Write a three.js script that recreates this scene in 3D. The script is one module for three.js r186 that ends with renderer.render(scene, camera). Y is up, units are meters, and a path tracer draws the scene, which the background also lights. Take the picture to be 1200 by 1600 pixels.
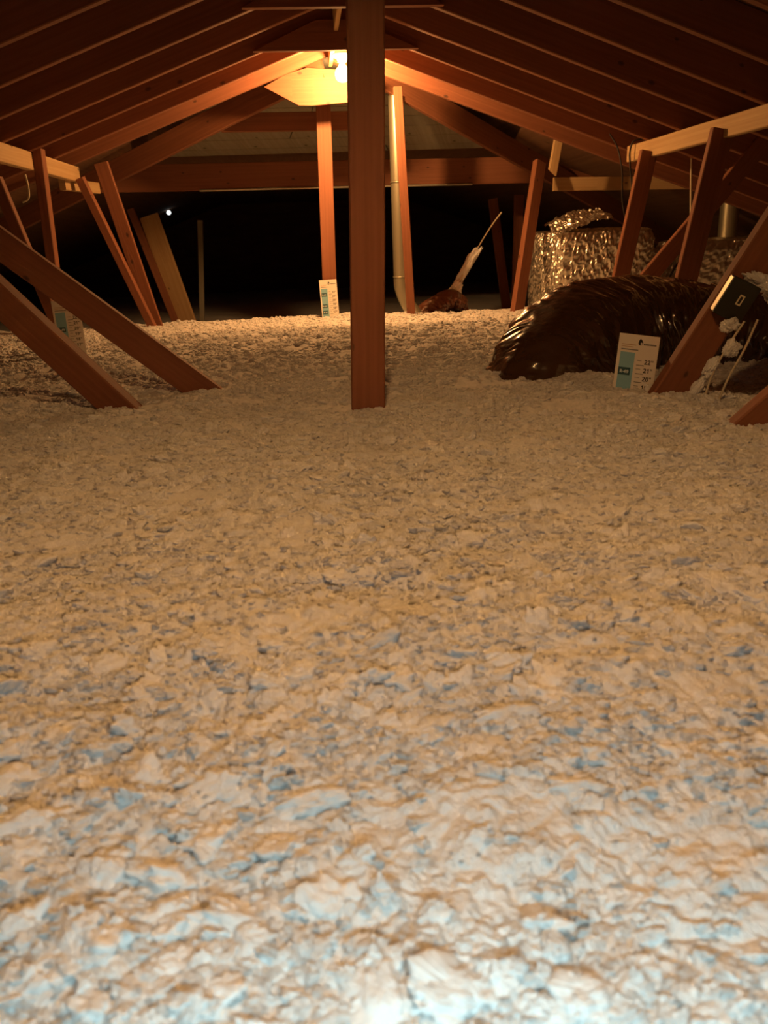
import * as THREE from 'three';
import { ImprovedNoise } from 'three/addons/math/ImprovedNoise.js';
import { mergeGeometries, mergeVertices } from 'three/addons/utils/BufferGeometryUtils.js';
import { RoundedBoxGeometry } from 'three/addons/geometries/RoundedBoxGeometry.js';
import { RectAreaLightUniformsLib } from 'three/addons/lights/RectAreaLightUniformsLib.js';

// ------------------------------------------------------------------ camera, light, exposure
const scene = new THREE.Scene();
scene.background = new THREE.Color(0x000000);
const camera = new THREE.PerspectiveCamera(64.775, 0.75, 0.03, 60);
camera.position.set(0, 0.44, 0);
camera.up.set(0.06503625, 0.94777157, -0.31224884);
camera.focus = 3.0; camera.userData.fStop = 7;   // phone lens: the nearest insulation is a little soft
camera.lookAt(0.07951286, 0.44 - 0.31683831, -0.94514083);
const renderer = new THREE.WebGLRenderer({ antialias: true });
renderer.toneMapping = THREE.LinearToneMapping;
renderer.toneMappingExposure = 1.0;
renderer.shadowMap.enabled = true;
RectAreaLightUniformsLib.init();
const TUNGSTEN = new THREE.Color().setRGB(1, 0.5, 0.17);
const BULB_CANDELA = 9.0;          // bulb hung between the rafters down the attic
const HATCH_BULB_CANDELA = 2.25;    // bulb over the hatch, above the frame, under an added dome
const LED_COLOR = new THREE.Color().setRGB(0.62, 0.93, 1.0);
const LED_NITS = 46;              // small LED lamp standing on the hatch rim

// ------------------------------------------------------------------ helpers
let seed = 20231;
const rnd = () => { seed |= 0; seed = seed + 0x6D2B79F5 | 0; let t = Math.imul(seed ^ seed >>> 15, 1 | seed); t = t + Math.imul(t ^ t >>> 7, 61 | t) ^ t; return ((t ^ t >>> 14) >>> 0) / 4294967296; };
const rr = (a, b) => a + (b - a) * rnd();
const perlin = new ImprovedNoise();
const N = (x, y, z = 0) => perlin.noise(x + 100, y + 100, z + 50);
const V = (x, y, z) => new THREE.Vector3(x, y, z);
const sst = (a, b, x) => { const t = Math.min(1, Math.max(0, (x - a) / (b - a))); return t * t * (3 - 2 * t); };
const taken = {};
function numbered(n) { const k = taken[n] = (taken[n] ?? -1) + 1; return k ? `${n}_${String(k).padStart(3, '0')}` : n; }
function shadows(o) { o.traverse(m => { if (m.isMesh) { m.castShadow = true; m.receiveShadow = true; } }); return o; }
function tag(o, label, category, group, kind) {
  o.userData.label = label; if (category) o.userData.category = category;
  if (group) o.userData.group = group; if (kind) o.userData.kind = kind;
  return o;
}
function top(o, name, label, category, group, kind) { o.name = numbered(name); scene.add(o); return tag(o, label, category, group, kind); }
function struct(o, name, label) { o.name = name; scene.add(o); o.userData.kind = 'structure'; if (label) o.userData.label = label; return o; }
function part(parent, name, geo, mat, label) { const m = new THREE.Mesh(geo, mat); m.name = name; parent.add(m); if (label) m.userData.label = label; return m; }
function dataTex(w, h, fn, srgb, wrap = true) {
  const d = new Uint8Array(w * h * 4);
  for (let j = 0; j < h; j++) for (let i = 0; i < w; i++) {
    const c = fn(i / w, j / h, i, j), o = (j * w + i) * 4;
    for (let k = 0; k < 3; k++) d[o + k] = Math.max(0, Math.min(255, Math.round(255 * c[k]))); d[o + 3] = 255;
  }
  const t = new THREE.DataTexture(d, w, h); t.magFilter = THREE.LinearFilter; t.minFilter = THREE.LinearMipmapLinearFilter; t.generateMipmaps = true;
  if (wrap) t.wrapS = t.wrapT = THREE.RepeatWrapping; if (srgb) t.colorSpace = THREE.SRGBColorSpace; t.needsUpdate = true; return t;
}

// ------------------------------------------------------------------ wood
// grain value on a board face: u along the board (0..1 = 2 m), v across (0..1 = 0.2 m)
function makeGrain(s) {
  const knots = []; for (let i = 0; i < 4; i++) knots.push([rnd() * 2, rnd() * 0.2, rr(0.004, 0.010)]);
  return (u, v) => {
    const x = u * 2, y = v * 0.2; let kd = 0, warp = 0;
    for (const [kx, ky, kr] of knots) {
      const dx = Math.abs(x - kx) % 2, dxx = Math.min(dx, 2 - dx), dy = y - ky, d = Math.sqrt(dxx * dxx * 0.35 + dy * dy);
      if (d < kr) kd = Math.max(kd, 1 - d / kr * 0.6);
      warp += kr * 1.4 * Math.exp(-(dxx * dxx) / 0.006 - dy * dy / 0.0009) * Math.sign(dy || 1);
    }
    const y2 = y - warp;
    const ring = N(x * 0.9, y2 * 75 + s * 9, s * 3.1) * 0.6 + N(x * 2.5, y2 * 190, s * 7.7) * 0.35 + N(x * 14, y2 * 520, s) * 0.25;
    const blot = N(x * 3, y * 18, s * 5) * 0.5;
    return [ring, kd, blot];
  };
}
function woodMat(base, dark, s, rough = 0.72) {
  const g = makeGrain(s);
  const map = dataTex(768, 128, (u, v) => {
    const [r, k, b] = g(u, v); const t = Math.min(1, Math.max(0, 0.38 + r * 0.55 + b * 0.3));
    return [0, 1, 2].map(i => { let c = base[i] + (dark[i] - base[i]) * t; return c * (1 - 0.5 * k); });
  }, true);
  const bump = dataTex(768, 128, (u, v) => { const [r, k] = g(u, v); const c = 0.5 + r * 0.4 - k * 0.2; return [c, c, c]; }, false);
  return new THREE.MeshStandardMaterial({ map, bumpMap: bump, bumpScale: 0.0012, roughness: rough });
}
const redFir = [woodMat([0.57, 0.36, 0.25], [0.47, 0.275, 0.175], 1), woodMat([0.545, 0.34, 0.23], [0.445, 0.255, 0.16], 2)];
const paleFir = woodMat([0.76, 0.64, 0.47], [0.64, 0.50, 0.33], 3);
const plankGrey = woodMat([0.62, 0.60, 0.54], [0.50, 0.48, 0.42], 4, 0.8);

// chamfered timber from A to B; `face` is the direction the wide side (w) spans, t is the thickness
function timberGeo(A, B, w, t, face, opt = {}) {
  const dir = B.clone().sub(A), L = dir.length(); dir.normalize();
  const fy = face.clone().sub(dir.clone().multiplyScalar(face.dot(dir))).normalize(), fz = dir.clone().cross(fy).normalize();
  const c = 0.0035, hw = w / 2, ht = t / 2;
  const prof = [[-hw + c, -ht], [hw - c, -ht], [hw, -ht + c], [hw, ht - c], [hw - c, ht], [-hw + c, ht], [-hw, ht - c], [-hw, -ht + c]];
  const seg = opt.seg ?? Math.max(2, Math.ceil(L / 0.35)), ph = rnd() * 50, bow = opt.bow ?? 0.0025;
  const cut0 = opt.cut0 ?? 0, cut1 = opt.cut1 ?? 0;   // slanted end cuts, metres of shift per metre of width
  const ring = s => prof.map(([a, b]) => {
    let x = s * L; if (s === 0) x += cut0 * a; if (s === 1) x += cut1 * a;
    const oy = N(x * 1.3, ph) * bow, oz = N(x * 1.3, ph, 9) * bow;
    return { x, p: V(0, 0, 0).addScaledVector(dir, x - L / 2).addScaledVector(fy, a + oy).addScaledVector(fz, b + oz) };
  });
  const pos = [], uv = [], u0 = rnd(), v0 = rnd();
  const per = [0]; for (let i = 0; i < 8; i++) { const p = prof[i], q = prof[(i + 1) % 8]; per.push(per[i] + Math.hypot(q[0] - p[0], q[1] - p[1])); }
  const push = (P, U, W) => { pos.push(P.x, P.y, P.z); uv.push(u0 + U / 2, v0 + W / 0.2); };
  let prev = ring(0);
  const capA = prev;
  for (let k = 1; k <= seg; k++) {
    const cur = ring(k / seg);
    for (let i = 0; i < 8; i++) {
      const j = (i + 1) % 8, a = prev[i], b = prev[j], cc = cur[j], d = cur[i];
      push(a.p, a.x, per[i]); push(b.p, b.x, per[i + 1]); push(cc.p, cc.x, per[i + 1]);
      push(a.p, a.x, per[i]); push(cc.p, cc.x, per[i + 1]); push(d.p, d.x, per[i]);
    }
    prev = cur;
  }
  for (const [cap, flip] of [[capA, true], [prev, false]]) for (let i = 1; i < 7; i++) {
    const t3 = flip ? [cap[0], cap[i + 1], cap[i]] : [cap[0], cap[i], cap[i + 1]];
    for (const q of t3) { const lp = q.p; push(lp, lp.dot(fz) * 0.3, lp.dot(fy)); }
  }
  const g = new THREE.BufferGeometry();
  g.setAttribute('position', new THREE.Float32BufferAttribute(pos, 3)); g.setAttribute('uv', new THREE.Float32BufferAttribute(uv, 2));
  g.computeVertexNormals();
  return g;
}
const X = V(1, 0, 0), Y = V(0, 1, 0), Z = V(0, 0, 1);
function timber(A, B, w, t, face, mat, opt) {
  const a = V(...A), b = V(...B);
  const m = new THREE.Mesh(timberGeo(a, b, w, t, face, opt), mat);
  m.position.copy(a.add(b).multiplyScalar(0.5)); return m;
}
// push the end of a segment further along its own direction
const extend = (A, B, d) => { const a = V(...A), b = V(...B); const n = b.clone().sub(a).normalize(); return b.addScaledVector(n, d).toArray(); };

// ------------------------------------------------------------------ roof frame dimensions (metres)
const XR = 0.245, YU = 1.547, S = 0.355, RD = 0.14, EAVE = 5.7;
const trussZ = k => -(3.1985 + (k - 1) * 0.406);
const under = (x) => YU - S * Math.abs(x - XR);
const cosS = 1 / Math.hypot(1, S);

// ------------------------------------------------------------------ shell: floor, roof deck, back wall
const deckMat = woodMat([0.52, 0.38, 0.27], [0.40, 0.27, 0.18], 5, 0.85);
function slab(points, thick, mat) {   // a flat polygon (planar, counter-clockwise from above) thickened upwards
  const pos = [], uv = [], n = points.length, P = points.map(p => V(...p)), Q = P.map(p => p.clone().add(V(0, thick, 0)));
  const tri = (a, b, c) => { for (const q of [a, b, c]) { pos.push(q.x, q.y, q.z); uv.push(q.z / 2, (q.x + q.y) / 0.4); } };
  for (let i = 1; i < n - 1; i++) { tri(Q[0], Q[i], Q[i + 1]); tri(P[0], P[i + 1], P[i]); }
  for (let i = 0; i < n; i++) { const j = (i + 1) % n; tri(P[i], P[j], Q[j]); tri(P[i], Q[j], Q[i]); }
  const g = new THREE.BufferGeometry(); g.setAttribute('position', new THREE.Float32BufferAttribute(pos, 3)); g.setAttribute('uv', new THREE.Float32BufferAttribute(uv, 2)); g.computeVertexNormals();
  return new THREE.Mesh(g, mat);
}
const DK = YU + RD / cosS + 0.004, ZH = -5.66, ZB = 2.3, YE = DK - S * EAVE;
const HD = 1.54, YH = DK - S * HD, ZW = -15;   // the hip end comes down to a header beam; beyond it the attic runs on under a low flat ceiling
struct(slab([[-6, -0.42, ZB + 0.1], [6.4, -0.42, ZB + 0.1], [6.4, -0.42, ZW - 0.2], [-6, -0.42, ZW - 0.2]], 0.06, new THREE.MeshStandardMaterial({ color: 0x8d8478, roughness: 0.95 })), 'floor', 'plasterboard ceiling of the rooms below, under the insulation');
struct(slab([[XR, DK, ZB], [XR, DK, ZH], [XR - HD, YH, ZH - HD], [XR - HD, YH, ZW], [XR - EAVE, YE, ZW], [XR - EAVE, YE, ZB]], 0.02, deckMat), 'ceiling_left', 'board sheathing of the roof slope over the diagonal braces');
struct(slab([[XR, DK, ZB], [XR + EAVE, YE, ZB], [XR + EAVE, YE, ZW], [XR + HD, YH, ZW], [XR + HD, YH, ZH - HD], [XR, DK, ZH]], 0.02, deckMat), 'ceiling_right', 'board sheathing of the roof slope over the black duct');
struct(slab([[XR - HD, YH, ZH - HD], [XR + HD, YH, ZH - HD], [XR + HD, YH, ZW], [XR - HD, YH, ZW]], 0.02, deckMat), 'ceiling_wing', 'low flat boarding over the dark far end of the attic');
{ // hip end: separate sheathing planks laid across the slope
  const hip = new THREE.Group(); struct(hip, 'ceiling_hip', 'sheathing planks of the sloping hip end');
  const pw = 0.145, n = Math.ceil(HD / pw);
  for (let i = 0; i < n; i++) {
    const w0 = i * pw + 0.004, w1 = Math.min(HD, (i + 1) * pw - 0.004), c = i === 8 ? -0.22 : rr(-0.35, 0.35);
    for (const [c0, c1] of i > 2 ? [[-1, c - 0.004], [c + 0.004, 1]] : [[-1, 1]]) {
      const q = (d, f) => [XR + d * f, DK - S * d, ZH - d];
      hip.add(Object.assign(slab([q(w0, c0), q(w0, c1), q(w1, c1), q(w1, c0)], 0.02, plankGrey), { name: 'plank' }));
    }
  }
  const backing = slab([[XR, DK + 0.021, ZH], [XR + HD, YH + 0.021, ZH - HD], [XR - HD, YH + 0.021, ZH - HD]], 0.01, deckMat); backing.name = 'roof_board'; hip.add(backing);
}
{ const g = new THREE.Shape([[-6, -0.42], [6.4, -0.42], [6.4, -0.3], [XR + HD, YH + 0.03], [XR - HD, YH + 0.03], [-6, -0.3]].map(p => new THREE.Vector2(...p)));
  const m = new THREE.Mesh(new THREE.ExtrudeGeometry(g, { depth: 0.05, bevelEnabled: false }), deckMat); m.position.z = ZW - 0.05; struct(m, 'wall_far', 'boarded wall at the dark far end'); }
{ const g = new THREE.Shape([[-6, -0.42], [6.4, -0.42], [6.4, -0.3], [XR, DK + 0.03], [-6, -0.3]].map(p => new THREE.Vector2(...p)));
  const m = new THREE.Mesh(new THREE.ExtrudeGeometry(g, { depth: 0.05, bevelEnabled: false }), deckMat); m.position.z = ZB; struct(m, 'wall_back', 'boarded gable wall behind the hatch'); }
{ const r = timber([XR + 0.003, 1.60, ZB], [XR + 0.003, 1.60, ZH], 0.22, 0.024, Y, paleFir, { bow: 0.0008 });
  top(r, 'ridge_board', 'long pale ridge board running under the roof peak', 'ridge board'); }

// ------------------------------------------------------------------ rafter frames
const nth = ['first', 'second', 'third', 'fourth', 'fifth', 'sixth', 'seventh', 'eighth', 'ninth', 'tenth', 'eleventh', 'twelfth', 'thirteenth', 'fourteenth', 'fifteenth', 'sixteenth', 'seventeenth', 'eighteenth', 'nineteenth', 'twentieth'];
function rafter(parent, side, mat) {
  const half = RD / 2, x0 = 0.014, x1 = EAVE - 0.12;
  const c = x => [side * x, under(XR + x) + half / cosS, 0];
  const m = timber(c(x0), c(x1), RD, 0.038, Y, mat, { cut0: side * 0 + 0, bow: 0.003 });
  m.name = 'rafter'; m.position.y -= 0; parent.add(m); return m;
}
function collar(parent, y0, y1, h0, h1, z, mat, name = 'collar_tie') {
  const s = new THREE.Shape([[-h0, y0], [h0, y0], [h1, y1], [-h1, y1]].map(p => new THREE.Vector2(...p)));
  const g = new THREE.ExtrudeGeometry(s, { depth: 0.032, bevelEnabled: true, bevelSize: 0.003, bevelThickness: 0.003, bevelSegments: 1 });
  const uv = g.attributes.uv, p = g.attributes.position; for (let i = 0; i < uv.count; i++) uv.setXY(i, p.getX(i) / 2, p.getY(i) / 0.2 + p.getZ(i) * 2);
  const m = part(parent, name, g, mat); m.position.z = z; return m;
}
for (let k = -12; k <= 7; k++) {
  const g = new THREE.Group(); g.position.set(XR, 0, trussZ(k)); const mat = redFir[(k + 20) % 2];
  rafter(g, -1, mat); rafter(g, 1, mat);
  if (k % 2 !== 0 && k < 7) k === 5 ? collar(g, 1.403, 1.54, 0.43, 0.1, 0.022, mat) : collar(g, 1.403, 1.488, 0.43, 0.26, 0.022, mat);
  const n = 6 - k;
  const where = k === 7 ? 'brightly lit reddish rafter frame just behind the lit bulb' : `dark rafter frame${k % 2 && k < 7 ? ' with collar tie' : ''}, ${nth[n]} from the lit bulb towards the hatch`;
  top(g, 'rafter_frame', where, 'rafter frame', 'rafter frames under the roof');
}
// the wide plate on the lit frame
{ const pts = [[-0.171, 1.385], [0.038, 1.277], [0.12, 1.274], [0.36, 1.288], [0.43, 1.32], [0.5, 1.40], [0.40, 1.462], [0.103, 1.486], [-0.03, 1.452]];
  const s = new THREE.Shape(pts.map(p => new THREE.Vector2(...p)));
  const g = new THREE.ExtrudeGeometry(s, { depth: 0.016, bevelEnabled: true, bevelSize: 0.002, bevelThickness: 0.002, bevelSegments: 1 });
  const uv = g.attributes.uv, p = g.attributes.position; for (let i = 0; i < uv.count; i++) uv.setXY(i, p.getX(i) / 2, p.getY(i) / 0.2 + p.getZ(i) * 2);
  const m = new THREE.Mesh(g, redFir[1]); m.position.z = trussZ(7) - 0.04;
  top(m, 'gusset_plate', 'bright orange wooden plate with angled end right behind the bulb', 'gusset plate'); }
// hip rafters and jack rafters at the far end
top(timber([0.20, 1.50, -5.68], [-3.6, 0.27, -7.9], 0.15, 0.038, Y, redFir[1]), 'hip_rafter', 'hip rafter behind the lit frame, passing above the crossing leaning braces', 'rafter');
top(timber([0.27, 1.60, -5.68], [4.3, 0.09, -8.6], 0.16, 0.038, Y, redFir[0]), 'hip_rafter', 'hip rafter behind the lit frame, ending over the leaning orange upright', 'rafter');

// ------------------------------------------------------------------ purlins, posts and braces
const fir = (i) => redFir[i % 2];
const PY = 0.889;
top(timber([1.975, PY - 0.002, 1.6], [2.0, PY - 0.002, -5.12], 0.09, 0.042, Y, paleFir, { seg: 40, bow: 0.006 }), 'purlin', 'long pale rough-sawn purlin above the black duct', 'purlin');
top(timber([-1.42, 0.915, 1.6], [-1.42, 0.915, -4.84], 0.09, 0.042, Y, paleFir, { seg: 40, bow: 0.006 }), 'purlin', 'pale purlin above the two diagonal braces, ending at a dark upright', 'purlin');
top(timber([-1.405, 0.915, -4.93], [-1.395, 0.915, -5.68], 0.09, 0.05, Y, paleFir), 'purlin', 'short pale purlin length between the dark upright and the leaning braces', 'purlin');
top(timber([-1.44, 0.85, -5.5], [-1.37, 0.86, -6.1], 0.07, 0.04, Y, paleFir), 'purlin', 'small pale block lapping the end of the short purlin length', 'purlin');

top(timber([0.143, -0.2, -2.17], [0.209, 1.68, -2.17], 0.089, 0.038, X, fir(0), { bow: 0.002 }), 'upright_post', 'reddish brown upright post standing alone in the insulation up to the ridge', 'post');
function brace(name, A, B, e0, e1, w, t, face, mat, label, group) { return top(timber(extend(B, A, e0), extend(A, B, e1), w, t, face, mat), name, label, 'brace', group); }
brace('diagonal_brace', [-0.924, 0.48, -2.72], [-0.363, -0.001, -2.72], 0.62, 0.22, 0.089, 0.038, Y, fir(0), 'dark diagonal brace running down into the insulation behind a lower one');
brace('diagonal_brace', [-0.859, 0.331, -2.45], [-0.568, -0.002, -2.45], 0.72, 0.2, 0.089, 0.05, V(0.75, 0.65, 0.15), fir(1), 'reddish diagonal brace in front of the shaded depth card');
brace('diagonal_brace', [1.258, 0.407, -2.2], [1.003, -0.007, -2.2], 0.62, 0.2, 0.095, 0.038, X, fir(1), 'dark diagonal brace beside the depth card, carrying the junction box');
brace('diagonal_brace', [1.16, 0.085, -1.82], [1.05, -0.011, -1.82], 1.0, 0.2, 0.089, 0.038, Y, fir(0), 'reddish diagonal brace low in the insulation before the junction box brace');
function post(A, B, e0, e1, face, mat, label, w = 0.089, t = 0.038) { return top(timber(extend(B, A, e0), extend(A, B, e1), w, t, face, mat), 'purlin_post', label, 'post'); }
post([1.966, 0.85, -4.77], [1.841, 0.169, -4.77], 0.02, 0.35, X, fir(0), 'dark post under the end of the long purlin, before the foil plenum', 0.095);
post([1.975, 0.86, -3.95], [1.855, 0.187, -3.95], 0.02, 0.35, X, fir(1), 'wide dark post under the long purlin, rising behind the black duct', 0.105);
post([-1.372, 0.98, -4.87], [-1.400, 0.10, -4.87], 0.0, 0.2, X, fir(1), 'dark upright with lit edge where the short purlin begins', 0.05, 0.075);
brace('diagonal_brace', [2.222, 0.621, -4.4], [1.842, 0.189, -4.4], 0.35, 0.45, 0.089, 0.038, Y, fir(0), 'reddish diagonal brace crossing behind the two dark purlin posts');
brace('leaning_brace', [-1.347, 0.871, -5.6], [-1.059, -0.033, -5.76], 0.02, 0.2, 0.05, 0.06, X, fir(0), 'lit narrow brace leaning from the end of the short purlin');
brace('leaning_brace', [-1.252, 0.99, -5.78], [-1.045, -0.038, -5.84], 0.0, 0.2, 0.089, 0.038, X, fir(1), 'lit brace leaning from the bright rafter, crossing another at its foot');
brace('leaning_brace', [-1.515, 0.762, -8.0], [-1.252, -0.17, -8.0], 0.05, 0.3, 0.065, 0.038, X, fir(1), 'dim narrow brace beside the pale leaning board');
brace('leaning_brace', [-1.372, 0.748, -8.0], [-1.145, -0.174, -8.0], 0.0, 0.3, 0.185, 0.03, V(1, 0, 0.35), paleFir, 'dim pale wide board leaning in the dark beyond the lit braces');
brace('stud', [-1.02, 0.72, -8.9], [-1.086, -0.074, -8.9], 0.0, 0.4, 0.05, 0.06, X, plankGrey, 'thin dim grey upright beyond the pale leaning board');
brace('stud', [0.198, 1.293, -5.95], [0.171, -0.061, -5.95], 0.1, 0.25, 0.098, 0.038, X, fir(0), 'orange upright behind the white depth card');
brace('stud', [0.672, 1.375, -5.70], [0.721, -0.065, -5.70], 0.0, 0.25, 0.055, 0.05, X, fir(1), 'thin bright orange upright beside the metal vent pipe');
brace('stud', [1.744, 0.92, -6.2], [1.475, -0.105, -5.75], 0.03, 0.2, 0.089, 0.05, V(1, 0, -0.55), fir(0), 'leaning orange upright beside the foil-wrapped plenum');
brace('stud', [1.872, 0.70, -8.2], [1.995, -0.16, -8.2], 0.1, 0.4, 0.09, 0.04, X, fir(1), 'dim upright beyond the wire with white fluff');
brace('stud', [2.09, 0.72, -8.1], [2.08, -0.06, -8.1], 0.1, 0.4, 0.09, 0.04, X, fir(0), 'dim upright partly behind the leaning orange upright');
// far cross beams
top(timber([-2.75, 1.013, -7.2], [2.75, 0.965, -7.2], 0.205, 0.04, Y, fir(0)), 'cross_beam', 'wide dark red cross beam spanning the far end of the attic', 'beam');
top(timber([-0.5, 1.26, -6.2], [0.6, 1.25, -6.2], 0.12, 0.038, Y, fir(1)), 'cross_beam', 'short dark cross beam high behind the gusset plate', 'beam');
top(timber([1.9, 0.805, -6.35], [3.6, 0.77, -6.35], 0.095, 0.04, Y, paleFir), 'cross_beam', 'pale horizontal beam behind the end of the long purlin', 'beam');
top(timber([1.845, 1.12, -6.05], [1.80, 0.865, -6.05], 0.06, 0.04, X, paleFir, { cut1: 0.6 }), 'hanger_block', 'small pale hanging block with slanted end above the pale beam', 'block');
function tubeGeo(pts, r, seg = 40, rad = 8, closed = false) { return new THREE.TubeGeometry(new THREE.CatmullRomCurve3(pts.map(p => V(...p))), seg, r, rad, closed); }
const metalDull = new THREE.MeshStandardMaterial({ color: 0xb9b4a4, metalness: 0.7, roughness: 0.42 });
top(new THREE.Mesh(tubeGeo([[-0.8, 0.893, -7.17], [0.4, 0.883, -7.17], [1.45, 0.873, -7.17]], 0.009, 20), metalDull), 'conduit', 'thin pale conduit along the bottom of the far cross beam', 'conduit');

// ------------------------------------------------------------------ insulation
const pits = [[-1.12, -3.2, 0.22, 0.05], [-0.62, -2.72, 0.10, 0.03], [-0.36, -2.55, 0.1, -0.015], [-0.5, -2.3, 0.12, -0.012], [0.155, -2.1, 0.07, -0.008], [1.0, -2.1, 0.12, -0.012], [1.35, -2.5, 0.3, 0.06], [0.85, -2.45, 0.18, -0.02], [0.72, -5.66, 0.08, -0.012], [-1.05, -5.7, 0.1, -0.015]];
function groundBase(x, z) {
  let y = 0.014 * N(x * 1.2, z * 1.2) + 0.012 * N(x * 3.1, z * 3.1, 4);
  const zc = -6.02 + 0.10 * N(x * 1.4, 3.3) ;
  y += -0.055 * sst(-4.1, -5.7, z);
  y += -0.24 * sst(zc, zc - 0.4, z);
  for (const [px, pz, r, d] of pits) { const q = ((x - px) ** 2 + (z - pz) ** 2) / (r * r); if (q < 6) y -= d * Math.exp(-q); }
  if (z > -0.12) y -= 0.3 * sst(-0.10, -0.03, z) * sst(0.5, 0.42, Math.abs(x)) * sst(0.85, 0.78, z);
  return y;
}
const octs = [[0.16, 0.013], [0.075, 0.012], [0.036, 0.0065], [0.018, 0.0036], [0.009, 0.0018], [0.0048, 0.001]];
function fluff(x, z, cell) {
  const wx = x + 0.02 * N(x * 14, z * 14, 21), wz = z + 0.02 * N(x * 14, z * 14, 31);
  let y = 0; const patch = 0.75 + 0.6 * N(x * 2.6, z * 2.6, 77);
  for (let i = 0; i < octs.length; i++) {
    const [l, a] = octs[i], k = sst(1.6, 3.2, l / cell); if (k <= 0) break;
    y += k * a * (i < 1 ? 1 : patch) * (i < 2 ? N(wx / l, wz / l, 7 * i) : Math.abs(N(wx / l, wz / l, 7 * i)) * 2.2 - 0.55);
  }
  return y;
}
const fluffBump = dataTex(512, 512, (u, v) => {
  const t = 2 * Math.PI, a = Math.cos(u * t), b = Math.sin(u * t), c = Math.cos(v * t), d = Math.sin(v * t);
  const n = (f, o) => N(a * f + o, b * f + c * f * 0.83 + o, d * f + o);
  const h = 0.5 + 0.28 * n(4, 3) + 0.3 * (Math.abs(n(9, 8)) * 2 - 0.5) + 0.22 * n(19, 13) + 0.16 * n(38, 19);
  return [h, h, h];
}, false);
const fluffMat = new THREE.MeshStandardMaterial({ color: new THREE.Color().setRGB(0.80, 0.79, 0.77), roughness: 1, bumpMap: fluffBump, bumpScale: 0.002 });
{
  const th = []; const fine = 0.66, step = 0.0034;
  const t0 = 0.084;   // heading of the view, radians right of the ridge line
  const wide = 1.2;
  for (let a = -Math.PI; a < -wide; a += 0.055) th.push(a + t0);
  for (let a = -wide; a < -fine; a += 0.008) th.push(a + t0);
  for (let a = -fine; a < fine; a += step) th.push(a + t0);
  for (let a = fine; a < wide; a += 0.008) th.push(a + t0);
  for (let a = wide; a <= Math.PI + 0.03; a += 0.055) th.push(Math.min(a, Math.PI) + t0);
  const rs = []; for (let r = 0.14; r < 15.6; r *= 1 + (r > 6.6 ? 0.012 : 0.0036)) rs.push(r);
  const nt = th.length, nr = rs.length, pos = new Float32Array(nt * nr * 3), uv = new Float32Array(nt * nr * 2), idx = new Uint32Array((nt - 1) * (nr - 1) * 6);
  for (let j = 0; j < nr; j++) for (let i = 0; i < nt; i++) {
    const x = rs[j] * Math.sin(th[i]), z = -rs[j] * Math.cos(th[i]), o = j * nt + i;
    const inside = Math.abs(th[i] - t0) <= fine + 0.02;
    const cx = Math.max(XR - 5.0, Math.min(XR + 5.0, x)), cz = Math.min(2.25, Math.max(-14.9, z));
    const y = groundBase(cx, cz) + fluff(cx, cz, rs[j] * (inside ? 0.0036 : Math.abs(th[i] - t0) <= wide ? 0.008 : 0.055));
    pos.set([cx, y, cz], o * 3); uv.set([cx / 0.14, cz / 0.14], o * 2);
  }
  let q = 0;
  for (let j = 0; j < nr - 1; j++) for (let i = 0; i < nt - 1; i++) { const a = j * nt + i, b = a + 1, c = a + nt, d = c + 1; idx.set([a, b, c, b, d, c], q); q += 6; }
  const g = new THREE.BufferGeometry(); g.setAttribute('position', new THREE.BufferAttribute(pos, 3)); g.setAttribute('uv', new THREE.BufferAttribute(uv, 2)); g.setIndex(new THREE.BufferAttribute(idx, 1)); g.computeVertexNormals();
  const grp = new THREE.Group(); top(grp, 'blown_insulation', 'thick white fluffy blown-in insulation covering the whole attic floor', 'insulation', null, 'stuff');
  part(grp, 'insulation_bed', g, fluffMat).userData.kind = 'stuff';
  // loose tufts lying on the bed
  const variants = [0, 1, 2, 3].map(s => {
    let ico = new THREE.IcosahedronGeometry(1, 7); ico.deleteAttribute('uv'); ico.deleteAttribute('normal'); ico = mergeVertices(ico, 1e-4); const p = ico.attributes.position, u = [];
    for (let i = 0; i < p.count; i++) {
      const x = p.getX(i), y = p.getY(i), z = p.getZ(i), f = 1 + 0.45 * N(x * 1.3 + s * 9, y * 1.3, z * 1.3) + 0.5 * (Math.abs(N(x * 2.6, y * 2.6 + s * 5, z * 2.6)) - 0.2) + 0.2 * (Math.abs(N(x * 6, y * 6, z * 6 + s)) - 0.15);
      p.setXYZ(i, x * f * (1 + 0.25 * (s % 2)), y * f * 0.62, z * f); u.push(x * 0.09, (z + y) * 0.09);
    }
    ico.setAttribute('uv', new THREE.Float32BufferAttribute(u, 2)); ico.computeVertexNormals(); return ico;
  });
  const lists = [[], [], [], []];
  const scatter = (n, ra, rb, s0, s1) => {
    for (let i = 0; i < n; i++) {
      const r = Math.sqrt(ra * ra + rnd() * (rb * rb - ra * ra)), a = rr(-1.15, 1.15) + t0, x = r * Math.sin(a), z = -r * Math.cos(a);
      const dens = N(x * 5, z * 5, 60) + 0.5 * N(x * 17, z * 17, 12); if (dens * 1.1 < rr(-0.65, 0.2)) continue;
      const s = s0 + (s1 - s0) * rnd() ** 2; lists[(rnd() * 4) | 0].push([x, groundBase(x, z) + fluff(x, z, 0.0036 * r) - s * 0.3, z, s]);
    }
  };
  scatter(2000, 0.22, 1.4, 0.009, 0.021); scatter(48000, 0.22, 1.3, 0.0022, 0.0085); scatter(4500, 1.4, 3, 0.009, 0.02); scatter(88000, 1.3, 2.6, 0.0035, 0.0095); scatter(180000, 2.6, 6.1, 0.005, 0.0165);
  const M = new THREE.Matrix4(), Q = new THREE.Quaternion(), E = new THREE.Euler();
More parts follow.
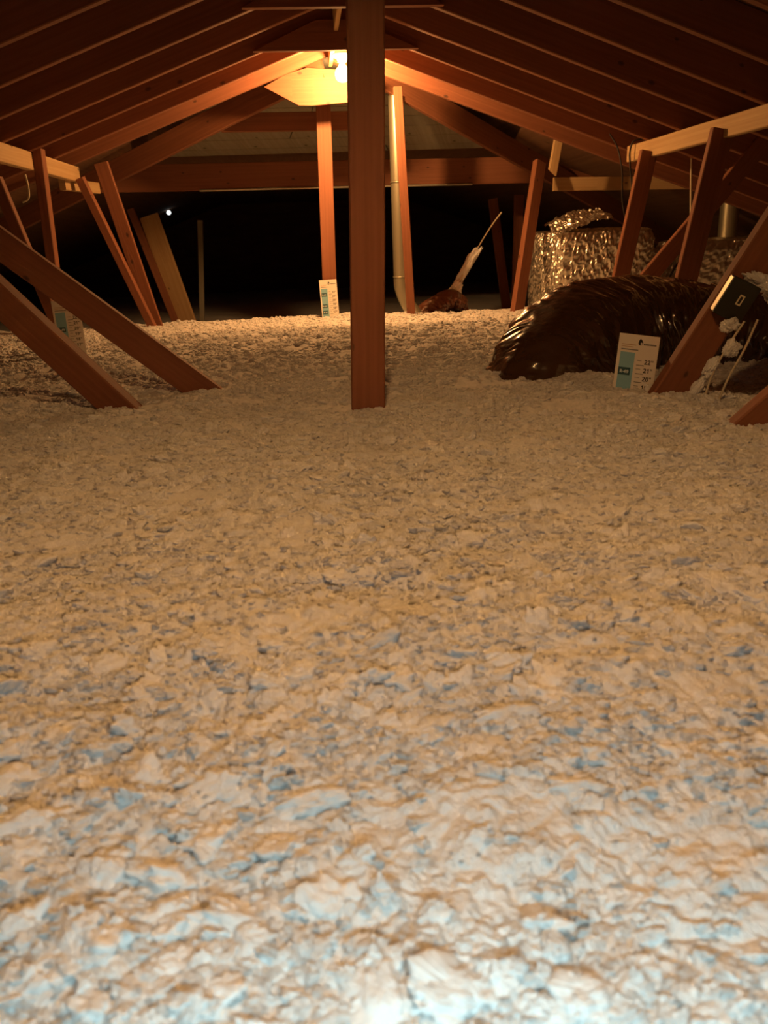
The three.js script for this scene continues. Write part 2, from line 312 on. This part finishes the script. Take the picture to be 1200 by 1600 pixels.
  lists.forEach((l, k) => {
    const im = new THREE.InstancedMesh(variants[k], fluffMat, l.length); im.name = 'loose_tufts'; im.userData.kind = 'stuff';
    l.forEach(([x, y, z, s], i) => { E.set(rr(-0.6, 0.6), rr(0, 6.28), rr(-0.6, 0.6)); M.compose(V(x, y, z), Q.setFromEuler(E), V(s * rr(0.8, 1.4), s * rr(0.7, 1.1), s)); im.setMatrixAt(i, M); });
    grp.add(im);
  });
}
// fluffy clump for pieces caught on wires
function clumpGeo(s, sx, sy, sz) {
  let ico = new THREE.IcosahedronGeometry(1, 16); ico.deleteAttribute('uv'); ico.deleteAttribute('normal'); ico = mergeVertices(ico, 1e-4); const p = ico.attributes.position, u = [];
  for (let i = 0; i < p.count; i++) {
    const x = p.getX(i), y = p.getY(i), z = p.getZ(i), f = 1 + 0.42 * N(x * 1.5 + s * 9, y * 1.5, z * 1.5) + 0.4 * (Math.abs(N(x * 3, y * 3 + s * 5, z * 3)) - 0.2) + 0.22 * (Math.abs(N(x * 7, y * 7, z * 7 + s)) - 0.15);
    p.setXYZ(i, x * f * sx, y * f * sy, z * f * sz); u.push(x * sx / 0.14, (y + z) * sy / 0.14);
  }
  ico.setAttribute('uv', new THREE.Float32BufferAttribute(u, 2)); ico.computeVertexNormals(); return ico;
}

// ------------------------------------------------------------------ lamps
const porcelain = new THREE.MeshPhysicalMaterial({ color: 0xe9e4d8, roughness: 0.28, clearcoat: 0.6 });
const boxMetal = new THREE.MeshStandardMaterial({ color: 0x8e8a80, metalness: 0.8, roughness: 0.45 });
const glow = new THREE.MeshStandardMaterial({ color: 0xfff2d8, emissive: new THREE.Color().setRGB(1, 0.66, 0.26), emissiveIntensity: 9, roughness: 0.3 });
const P2 = a => a.map(p => new THREE.Vector2(...p));
function bulbFixture(pos, cd, label, name, shade) {
  const g = new THREE.Group(); g.position.set(...pos);
  part(g, 'outlet_box', new RoundedBoxGeometry(0.1, 0.035, 0.1, 2, 0.006).translate(0, 0.118, 0), boxMetal, 'grey metal outlet box');
  part(g, 'lampholder', new THREE.LatheGeometry(P2([[0, 0.1], [0.058, 0.1], [0.06, 0.094], [0.054, 0.08], [0.032, 0.068], [0.024, 0.052], [0.0195, 0.05], [0, 0.055]]), 32), porcelain, 'white porcelain lampholder');
  part(g, 'screw_base', new THREE.LatheGeometry(P2([[0, 0.046], [0.013, 0.046], [0.0145, 0.05], [0.0135, 0.056], [0.0145, 0.062], [0, 0.064]]), 24), boxMetal);
  part(g, 'bulb', new THREE.LatheGeometry(P2([[0, -0.056], [0.017, -0.054], [0.031, -0.047], [0.041, -0.035], [0.045, -0.019], [0.0445, -0.004], [0.038, 0.013], [0.025, 0.027], [0.0185, 0.039], [0.0155, 0.047], [0, 0.047]]), 32), glow, 'glowing clear bulb');
  if (shade) part(g, 'added_dome', new THREE.LatheGeometry(P2([[0.03, 0.062], [0.06, 0.055], [0.1, 0.02], [0.128, -0.068], [0.13, -0.068], [0.102, 0.022], [0.061, 0.058], [0.03, 0.065]]), 48), new THREE.MeshStandardMaterial({ color: 0xd9d6cc, roughness: 0.5 }), 'white dome added to keep the light off the rafters');  // unseen dome, added to cut the hatch bulb off from the rafters
  const l = new THREE.PointLight(TUNGSTEN, cd, 0, 2); l.castShadow = true; l.shadow.radius = 1.6; l.position.y = -0.012; g.add(l); l.name = 'bulb_light';
  return top(g, name, label, 'light');
}
bulbFixture([0.303, 1.398, -5.315], BULB_CANDELA, 'bare glowing bulb in a white lampholder beside the gusset plate', 'bare_bulb_light');
bulbFixture([0.06, 1.335, -0.762], HATCH_BULB_CANDELA, 'bulb under an added white dome on the rafters over the hatch', 'hatch_light', true);
top(timber([0.335, 1.545, -5.22], [0.335, 1.545, -5.645], 0.12, 0.022, X, paleFir), 'mounting_board', 'short board between two rafters holding the lit bulb', 'board');
top(timber([0.06, 1.481, -0.6], [0.06, 1.481, -0.93], 0.12, 0.022, X, paleFir), 'mounting_board', 'short board between rafters holding the bulb over the hatch', 'board');
// hatch rim with a small LED lamp on it
{ const h = new THREE.Group(); h.position.set(0, 0, 0.3);
  const m = paleFir;
  for (const [a, b] of [[[-0.36, -0.1, -0.33], [0.36, -0.1, -0.33]], [[-0.36, -0.1, 0.42], [0.36, -0.1, 0.42]]]) { const t = timber(a, b, 0.3, 0.022, Y, m); t.name = 'rim_board'; h.add(t); }
  for (const s of [-1, 1]) { const t = timber([s * 0.36, -0.1, -0.33], [s * 0.36, -0.1, 0.42], 0.3, 0.022, Y, m); t.name = 'rim_board'; h.add(t); }
  top(h, 'hatch_rim', 'pale boards framing the access hatch', 'hatch'); }
{ const g = new THREE.Group(); g.position.set(0.03, 0.05, -0.03);
  const dark = new THREE.MeshStandardMaterial({ color: 0x202020, roughness: 0.5 });
  part(g, 'foot', new RoundedBoxGeometry(0.12, 0.012, 0.06, 2, 0.004).translate(0, 0.006, 0.02), dark);
  part(g, 'stem', new THREE.CylinderGeometry(0.006, 0.006, 0.215, 16).translate(0, 0.115, 0.035), dark);
  const head = part(g, 'housing', new RoundedBoxGeometry(0.36, 0.1, 0.03, 3, 0.008), dark, 'black lamp housing'); head.position.set(0, 0.215, 0.0); head.rotation.x = -1.57;
  part(head, 'lens', new RoundedBoxGeometry(0.34, 0.08, 0.004, 2, 0.0015).translate(0, 0, -0.016), new THREE.MeshStandardMaterial({ color: 0xf4f8ff, emissive: LED_COLOR, emissiveIntensity: 2, roughness: 0.4 }), 'cool white glowing lens');
  const l = new THREE.RectAreaLight(LED_COLOR, LED_NITS, 0.34, 0.08); l.position.set(0, 0, -0.022); l.name = 'lamp_light'; head.add(l);
  top(g, 'work_lamp', 'small black LED work lamp standing on the hatch rim', 'lamp'); }

// ------------------------------------------------------------------ black wrapped flexible duct
const blackPlastic = new THREE.MeshPhysicalMaterial({ color: 0x46301f, roughness: 0.26, clearcoat: 1, clearcoatRoughness: 0.07 });
function ductGeo(path, radii, nS, nT, squash = 1) {
  const c = new THREE.CatmullRomCurve3(path.map(p => V(...p))), L = c.getLength(), pos = [], uv = [], idx = [];
  const fr = []; for (let i = 0; i <= nS; i++) { const s = i / nS, T = c.getTangentAt(s), side = T.clone().cross(Y).normalize(), up = side.clone().cross(T).normalize(); fr.push([c.getPointAt(s), side, up]); }
  for (let i = 0; i <= nS; i++) {
    const s = i / nS, k = s * (radii.length - 1), k0 = Math.min(radii.length - 2, Math.floor(k)), r0 = radii[k0] + (radii[k0 + 1] - radii[k0]) * sst(0, 1, k - k0), [P, sd, up] = fr[i], m = s * L;
    for (let j = 0; j <= nT; j++) {
      const a = j / nT * 2 * Math.PI, ca = Math.cos(a), sa = Math.sin(a);
      const w = m + 0.035 * N(m * 5, ca * 1.4 + 9, sa * 1.4) + 0.018 * N(m * 16, ca * 3, sa * 3);
      const amp = 0.28 + 1.25 * sst(0.75, -0.6, sa) + 0.7 * N(m * 4, ca * 2, sa * 2);
      const fold = (1 - Math.abs(N(w * 16, ca * 1.1, sa * 0.8)) * 2.6) * 0.014 + (1 - Math.abs(N(w * 40, ca * 1.3 + 4, sa * 1.3)) * 2.4) * 0.009 + (1 - Math.abs(N((w + 0.1 * sa) * 25, ca * 2.2, sa * 2.2 + 7)) * 2.6) * 0.008;
      const r = r0 + fold * Math.max(0.12, amp) + 0.02 * N(m * 3, ca * 1.1, sa * 1.1) + 0.0012 * N(m * 90, ca * 16, sa * 16);
      const q = P.clone().addScaledVector(sd, r * ca).addScaledVector(up, r * sa * squash); pos.push(q.x, q.y, q.z); uv.push(m, a * r0);
    }
  }
  for (let i = 0; i < nS; i++) for (let j = 0; j < nT; j++) { const a = i * (nT + 1) + j, b = a + 1, d = a + nT + 1, e = d + 1; idx.push(a, d, b, b, d, e); }
  const g = new THREE.BufferGeometry(); g.setAttribute('position', new THREE.Float32BufferAttribute(pos, 3)); g.setAttribute('uv', new THREE.Float32BufferAttribute(uv, 2)); g.setIndex(idx); g.computeVertexNormals(); return g;
}
top(new THREE.Mesh(ductGeo([[0.63, -0.20, -2.58], [0.73, -0.075, -2.66], [0.90, 0.05, -2.81], [1.18, 0.085, -2.98], [1.46, 0.06, -3.02], [1.72, 0.02, -2.95], [1.98, -0.01, -2.82], [2.4, -0.02, -2.62]], [0.13, 0.185, 0.205, 0.20, 0.18, 0.145, 0.12, 0.12], 420, 150), blackPlastic),
  'flexible_duct', 'fat black plastic-wrapped flexible duct with shiny folds', 'duct');

// ------------------------------------------------------------------ foil-wrapped ducting
const foil = new THREE.MeshStandardMaterial({ color: new THREE.Color().setRGB(0.86, 0.80, 0.70), metalness: 1, roughness: 0.36 });
const crinkle = (x, y, z, f = 1) => 0.010 * (1 - 2.4 * Math.abs(N(x * 26 * f, y * 13 * f, z * 26 * f))) + 0.007 * (1 - 2.2 * Math.abs(N(x * 52 * f, y * 30 * f, z * 52 * f + 5))) + 0.0025 * N(x * 90, y * 80, z * 90);
function foilBox(w, h, d, rc, nU, nV) {   // rounded box, crumpled skin, closed on top
  const per = t => { // point on rounded rectangle, t in 0..1
    const a = t * 2 * Math.PI, n = 7, c = Math.cos(a), s = Math.sin(a), k = (Math.abs(c) ** n + Math.abs(s) ** n) ** (-1 / n); return [c * k * w / 2, s * k * d / 2];
  };
  const pos = [], uv = [], idx = [];
  const rows = nV + 12;
  for (let j = 0; j <= rows; j++) for (let i = 0; i <= nU; i++) {
    const [px, pz] = per(i / nU + 0.0001); let f = 1, y;
    if (j <= nV) y = j / nV * h; else { const q = (j - nV) / 12; f = 1 - q; y = h + 0.012 * Math.sin(q * 1.57); }
    const l = Math.hypot(px, pz) || 1, cr = crinkle(px * f + 3, y, pz * f + 7);
    const ed = 1 - 0.06 * sst(h - 0.07, h, y);
    pos.push(px * f * ed + px / l * cr, y + (j > nV ? cr * 0.8 : 0), pz * f * ed + pz / l * cr); uv.push(i / nU, y);
  }
  for (let j = 0; j < rows; j++) for (let i = 0; i < nU; i++) { const a = j * (nU + 1) + i, b = a + 1, c = a + nU + 1, d2 = c + 1; idx.push(a, c, b, b, c, d2); }
  const g = new THREE.BufferGeometry(); g.setAttribute('position', new THREE.Float32BufferAttribute(pos, 3)); g.setAttribute('uv', new THREE.Float32BufferAttribute(uv, 2)); g.setIndex(idx); g.computeVertexNormals(); return g;
}
{ const g = new THREE.Group(); g.position.set(2.15, -0.28, -6.2); g.rotation.y = 0.1;
  part(g, 'body', foilBox(0.78, 0.74, 0.6, 0.05, 520, 130), foil, 'crumpled silver foil');
  // loose strip of foil folded over the top edge
  const sp = new THREE.PlaneGeometry(0.42, 0.26, 90, 50), p = sp.attributes.position;
  for (let i = 0; i < p.count; i++) { const x = p.getX(i), y = p.getY(i); p.setXYZ(i, x + 0.02 * N(x * 9, y * 9), 0.025 * Math.sin(x * 7 + 1) + 1.1 * crinkle(x, y, 2) + 0.03 * N(x * 6, y * 6, 3), y); }
  sp.computeVertexNormals(); const f = part(g, 'foil_flap', sp, foil); f.position.set(-0.18, 0.80, 0.18); f.rotation.z = 0.2; f.rotation.x = 0.35;
  top(g, 'foil_plenum', 'boxy air plenum wrapped in crumpled silver foil', 'plenum'); }
{ const m = new THREE.Mesh(foilBox(1.3, 0.66, 0.6, 0.05, 420, 90), foil); m.position.set(3.45, -0.3, -6.35); top(m, 'foil_duct', 'dim foil-wrapped duct under the flue pipe', 'duct'); }
const galv = new THREE.MeshStandardMaterial({ color: 0xa9a48f, metalness: 0.75, roughness: 0.38 });
{ const g = new THREE.Group(); g.position.set(3.32, 0.3, -6.4);
  part(g, 'pipe', new THREE.CylinderGeometry(0.07, 0.07, 0.7, 32, 1, true).translate(0, 0.33, 0), galv);
  part(g, 'collar', new THREE.LatheGeometry(P2([[0.071, 0], [0.085, 0.005], [0.085, 0.03], [0.071, 0.035]]), 32).translate(0, 0.03, 0), galv);
  top(g, 'flue_pipe', 'dim round metal flue rising from the dim foil duct', 'pipe'); }

// ------------------------------------------------------------------ vent pipe with elbow in the middle distance
{ const g = new THREE.Group(); g.position.set(0.67, -0.1, -6.0);
  part(g, 'pipe', new THREE.CylinderGeometry(0.05, 0.05, 1.2, 32, 6, true).translate(0.02, 0.87, 0), galv);
  part(g, 'elbow', new THREE.TubeGeometry(new THREE.CatmullRomCurve3([V(0.02, 0.29, 0), V(0.025, 0.22, 0.005), V(0.06, 0.12, 0.03), V(0.115, 0.03, 0.07), V(0.16, -0.06, 0.1)]), 24, 0.052, 20), galv);
  for (const y of [0.30, 0.93]) part(g, 'seam_band', new THREE.TorusGeometry(0.052, 0.004, 8, 32).rotateX(Math.PI / 2).translate(0.02, y, 0), galv);
  top(g, 'vent_pipe', 'galvanised vent pipe bending at its foot beside thin orange upright', 'pipe'); }
{ const m = new THREE.Mesh(ductGeo([[0.80, -0.10, -5.98], [0.93, -0.02, -6.0], [1.05, 0.03, -6.06], [1.16, -0.02, -6.12]], [0.06, 0.07, 0.06, 0.05], 120, 48), new THREE.MeshPhysicalMaterial({ color: 0x55301f, roughness: 0.4, clearcoat: 0.3 }));
  top(m, 'duct_sleeve', 'small brown wrapped duct sleeve half buried beside the vent pipe', 'duct'); }
const cableMat = new THREE.MeshStandardMaterial({ color: 0x2a2320, roughness: 0.6 });
const paleCable = new THREE.MeshStandardMaterial({ color: 0xc9bda2, roughness: 0.6 });
{ const g = new THREE.Group();
  part(g, 'wire', tubeGeo([[1.50, 0.62, -6.32], [1.429, 0.539, -6.3], [1.273, 0.34, -6.2], [1.074, 0.033, -6.1]], 0.005, 30), paleCable);
  const a = part(g, 'fluff_coat', clumpGeo(2, 0.03, 0.17, 0.03), fluffMat, 'white insulation stuck to the wire'); a.position.set(1.20, 0.235, -6.17); a.rotation.z = -0.60;
  const b = part(g, 'fluff_coat', clumpGeo(5, 0.04, 0.07, 0.035), fluffMat, 'white insulation stuck to the wire'); b.position.set(1.11, 0.08, -6.13); b.rotation.z = -0.6;
  top(g, 'hanging_wire', 'slanting wire with white insulation fluff stuck to it', 'wire'); }

// ------------------------------------------------------------------ insulation depth cards
function cardTexture(chips, nums, first) {
  const W = 300, Hh = 640, cv = document.createElement('canvas'); cv.width = W; cv.height = Hh; const c = cv.getContext('2d');
  c.fillStyle = '#f1ece2'; c.fillRect(0, 0, W, Hh);
  c.fillStyle = '#1d2226'; c.beginPath(); c.moveTo(158, 22); c.quadraticCurveTo(186, 44, 178, 62); c.quadraticCurveTo(162, 78, 146, 64); c.quadraticCurveTo(140, 44, 158, 22); c.fill();
  c.fillStyle = '#f1ece2'; c.beginPath(); c.arc(168, 58, 8, 0, 7); c.fill();
  c.fillStyle = '#2b2f33'; for (let i = 0; i < 9; i++) c.fillRect(186 + i * 11, 56, 8, 11);
  c.fillStyle = '#b98f6a'; c.fillRect(20, 70, 110, 5); c.fillRect(20, 86, 90, 4); c.fillStyle = '#7d8286'; c.fillRect(20, 104, 130, 8);
  c.fillStyle = '#8fc3d4'; c.fillRect(18, 128, 112, 512);
  c.font = 'bold 34px sans-serif'; c.textAlign = 'center'; c.textBaseline = 'middle';
  for (const [y, t] of chips) { c.fillStyle = '#2f5c6b'; c.fillRect(18, y - 28, 92, 56); c.fillStyle = '#e8f4f6'; c.fillText(t, 64, y + 1); }
  c.font = 'bold 46px sans-serif'; c.textAlign = 'right'; c.fillStyle = '#24272a';
  nums.forEach((n, i) => { const y = first + i * 62; c.fillText(n + '"', 280, y); c.fillRect(150, y + 24, 60, 4); c.fillRect(150, y - 10, 36, 3); });
  const t = new THREE.CanvasTexture(cv); t.colorSpace = THREE.SRGBColorSpace; return t;
}
function card(pos, rot, chips, nums, first, label, w = 0.122, h = 0.26) {
  const g = new THREE.Group(); g.position.set(...pos); g.rotation.set(...rot);
  part(g, 'card', new RoundedBoxGeometry(w, h, 0.002, 1, 0.0006).translate(0, h / 2, 0), new THREE.MeshStandardMaterial({ color: 0xefe9dd, roughness: 0.6 }));
  part(g, 'print', new THREE.PlaneGeometry(w * 0.97, h * 0.985).translate(0, h / 2, 0.0014), new THREE.MeshStandardMaterial({ map: cardTexture(chips, nums, first), roughness: 0.55 }), 'printed depth scale with blue column');
  top(g, 'depth_card', label, 'depth card');
}
card([0.936, -0.10, -2.30], [-0.2, -0.05, -0.165], [[268, 'R-49']], ['22', '21', '20', '19', '18', '17'], 190, 'white depth card reading 22 to 19 inches, before the black duct');
card([0.171, -0.08, -5.885], [-0.04, -0.05, 0.03], [[225, 'R-49'], [400, 'R-38'], [500, 'R-30']], ['22', '21', '20', '19', '18', '17'], 190, 'white depth card at the foot of the orange upright, brightly lit', 0.122, 0.285);
card([-1.10, -0.02, -3.95], [-0.05, 0.1, 0.02], [[322, 'R-49']], ['22', '21', '20', '19', '18', '17'], 190, 'shaded white depth card behind the two diagonal braces', 0.122, 0.26);

// ------------------------------------------------------------------ junction box, cables and caught fluff on the right
{ const g = new THREE.Group(); g.position.set(1.148, 0.262, -2.14); g.rotation.set(0.15, -0.25, -0.42);
  const bm = new THREE.MeshStandardMaterial({ color: 0x2e2f26, roughness: 0.42, metalness: 0.3 });
  part(g, 'body', new RoundedBoxGeometry(0.075, 0.1, 0.05, 3, 0.006), bm, 'dark green metal box');
  part(g, 'cover', new RoundedBoxGeometry(0.079, 0.104, 0.004, 2, 0.0015).translate(0, 0, 0.026), bm);
  part(g, 'sticker', new RoundedBoxGeometry(0.014, 0.028, 0.0015, 1, 0.0005).translate(0.006, 0.004, 0.029), new THREE.MeshStandardMaterial({ color: 0xd9cfae, roughness: 0.5 }), 'pale sticker outline');
  part(g, 'sticker_centre', new RoundedBoxGeometry(0.007, 0.02, 0.0015, 1, 0.0005).translate(0.006, 0.004, 0.0298), bm);
  part(g, 'lit_edge_strip', new RoundedBoxGeometry(0.006, 0.1, 0.03, 2, 0.002).translate(-0.039, 0, 0.01), new THREE.MeshStandardMaterial({ color: 0xb9b19a, roughness: 0.35, metalness: 0.5 }), 'pale strip painted as the lit edge of the box');  // light catching the box edge, put into a paler colour
  top(g, 'junction_box', 'dark electrical junction box fixed to a diagonal brace above fluffy cables', 'junction box'); }
const wires = [
  [[[1.160, 0.205, -2.10], [1.12, 0.14, -2.1], [1.085, 0.07, -2.1], [1.06, -0.03, -2.1]], 0.0032, paleCable, 'pale cable dropping from the junction box'],
  [[[1.185, 0.21, -2.08], [1.155, 0.13, -2.08], [1.12, 0.06, -2.08], [1.08, -0.04, -2.07]], 0.0032, paleCable, 'second pale cable dropping beside the first one'],
];
for (const [pts, r, m, l] of wires) top(new THREE.Mesh(tubeGeo(pts, r, 30), m), 'cable', l, 'cable');
const clumps = [[1.125, 0.195, -2.11, 0.024, 0.018, 0.02, 0.2, 'fluff clump sitting under the junction box'], [1.085, 0.085, -2.11, 0.016, 0.03, 0.015, -0.6, 'fluff caught on the pale cables'], [1.055, 0.03, -2.12, 0.012, 0.035, 0.012, -0.6, 'fluff caught low on the pale cables beside the brace'], [1.235, 0.30, -2.16, 0.05, 0.018, 0.02, -0.45, 'strip of fluff on top of the black duct by the junction box'], [1.13, 0.135, -2.1, 0.02, 0.025, 0.012, -0.5, 'torn fluff between the two pale cables'], [1.30, 0.27, -2.2, 0.03, 0.03, 0.02, -0.3, 'round clump of fluff on the duct beyond the junction box']];
clumps.forEach(([x, y, z, a, b, c, rz, l], i) => { const m = new THREE.Mesh(clumpGeo(i + 11, a, b, c), fluffMat); m.position.set(x, y, z); m.rotation.z = rz; top(m, 'insulation_clump', l, 'insulation clump', 'fluff caught on cables'); });
// dark wires around the end of the right purlin and hanging cables
top(new THREE.Mesh(tubeGeo([[1.86, 1.0, -5.1], [1.90, 0.93, -5.08], [1.93, 0.80, -5.06], [1.96, 0.62, -5.1], [1.99, 0.5, -5.1]], 0.005, 40), cableMat), 'wire', 'thin black wire hanging beside the end of the long purlin', 'wire');
top(new THREE.Mesh(tubeGeo([[2.02, 0.955, -4.98], [1.965, 0.945, -4.99], [1.95, 0.89, -5.0], [1.955, 0.82, -5.0], [1.99, 0.62, -5.0]], 0.005, 40), cableMat), 'wire', 'thin black wire looped over the end of the long purlin', 'wire');
top(new THREE.Mesh(tubeGeo([[2.42, 0.86, -5.2], [2.44, 0.6, -5.2], [2.46, 0.35, -5.2]], 0.006, 20), paleCable), 'cable', 'pale cable hanging between the two dark purlin posts', 'cable');
top(new THREE.Mesh(tubeGeo([[2.12, 0.36, -4.45], [2.02, 0.30, -4.36], [1.95, 0.2, -4.34], [1.93, 0.05, -4.34]], 0.006, 30), cableMat), 'cable', 'black cable drooping over the reddish diagonal brace', 'cable');
top(new THREE.Mesh(tubeGeo([[-1.365, 0.83, -4.55], [-1.36, 0.77, -4.55], [-1.37, 0.715, -4.55], [-1.40, 0.70, -4.55]], 0.005, 24), paleCable), 'cable', 'short pale hooked cable beside the dark upright', 'cable');
top(timber([-1.36, 0.78, -4.1], [-1.17, 0.02, -4.1], 0.05, 0.05, X, fir(1)), 'leaning_brace', 'dark brace with a lit edge rising behind the diagonal braces', 'brace');
// daylight spot in the far eave
{ const m = new THREE.Mesh(new THREE.CylinderGeometry(0.031, 0.031, 0.01, 20), new THREE.MeshStandardMaterial({ color: 0xffffff, emissive: new THREE.Color().setRGB(0.95, 1, 1), emissiveIntensity: 1.6 })); m.rotation.x = Math.PI / 2; m.position.set(-1.80, 0.935, -12.1); top(m, 'vent_hole', 'tiny bright daylight hole in the dark far roof', 'hole'); }

shadows(scene);
renderer.render(scene, camera);
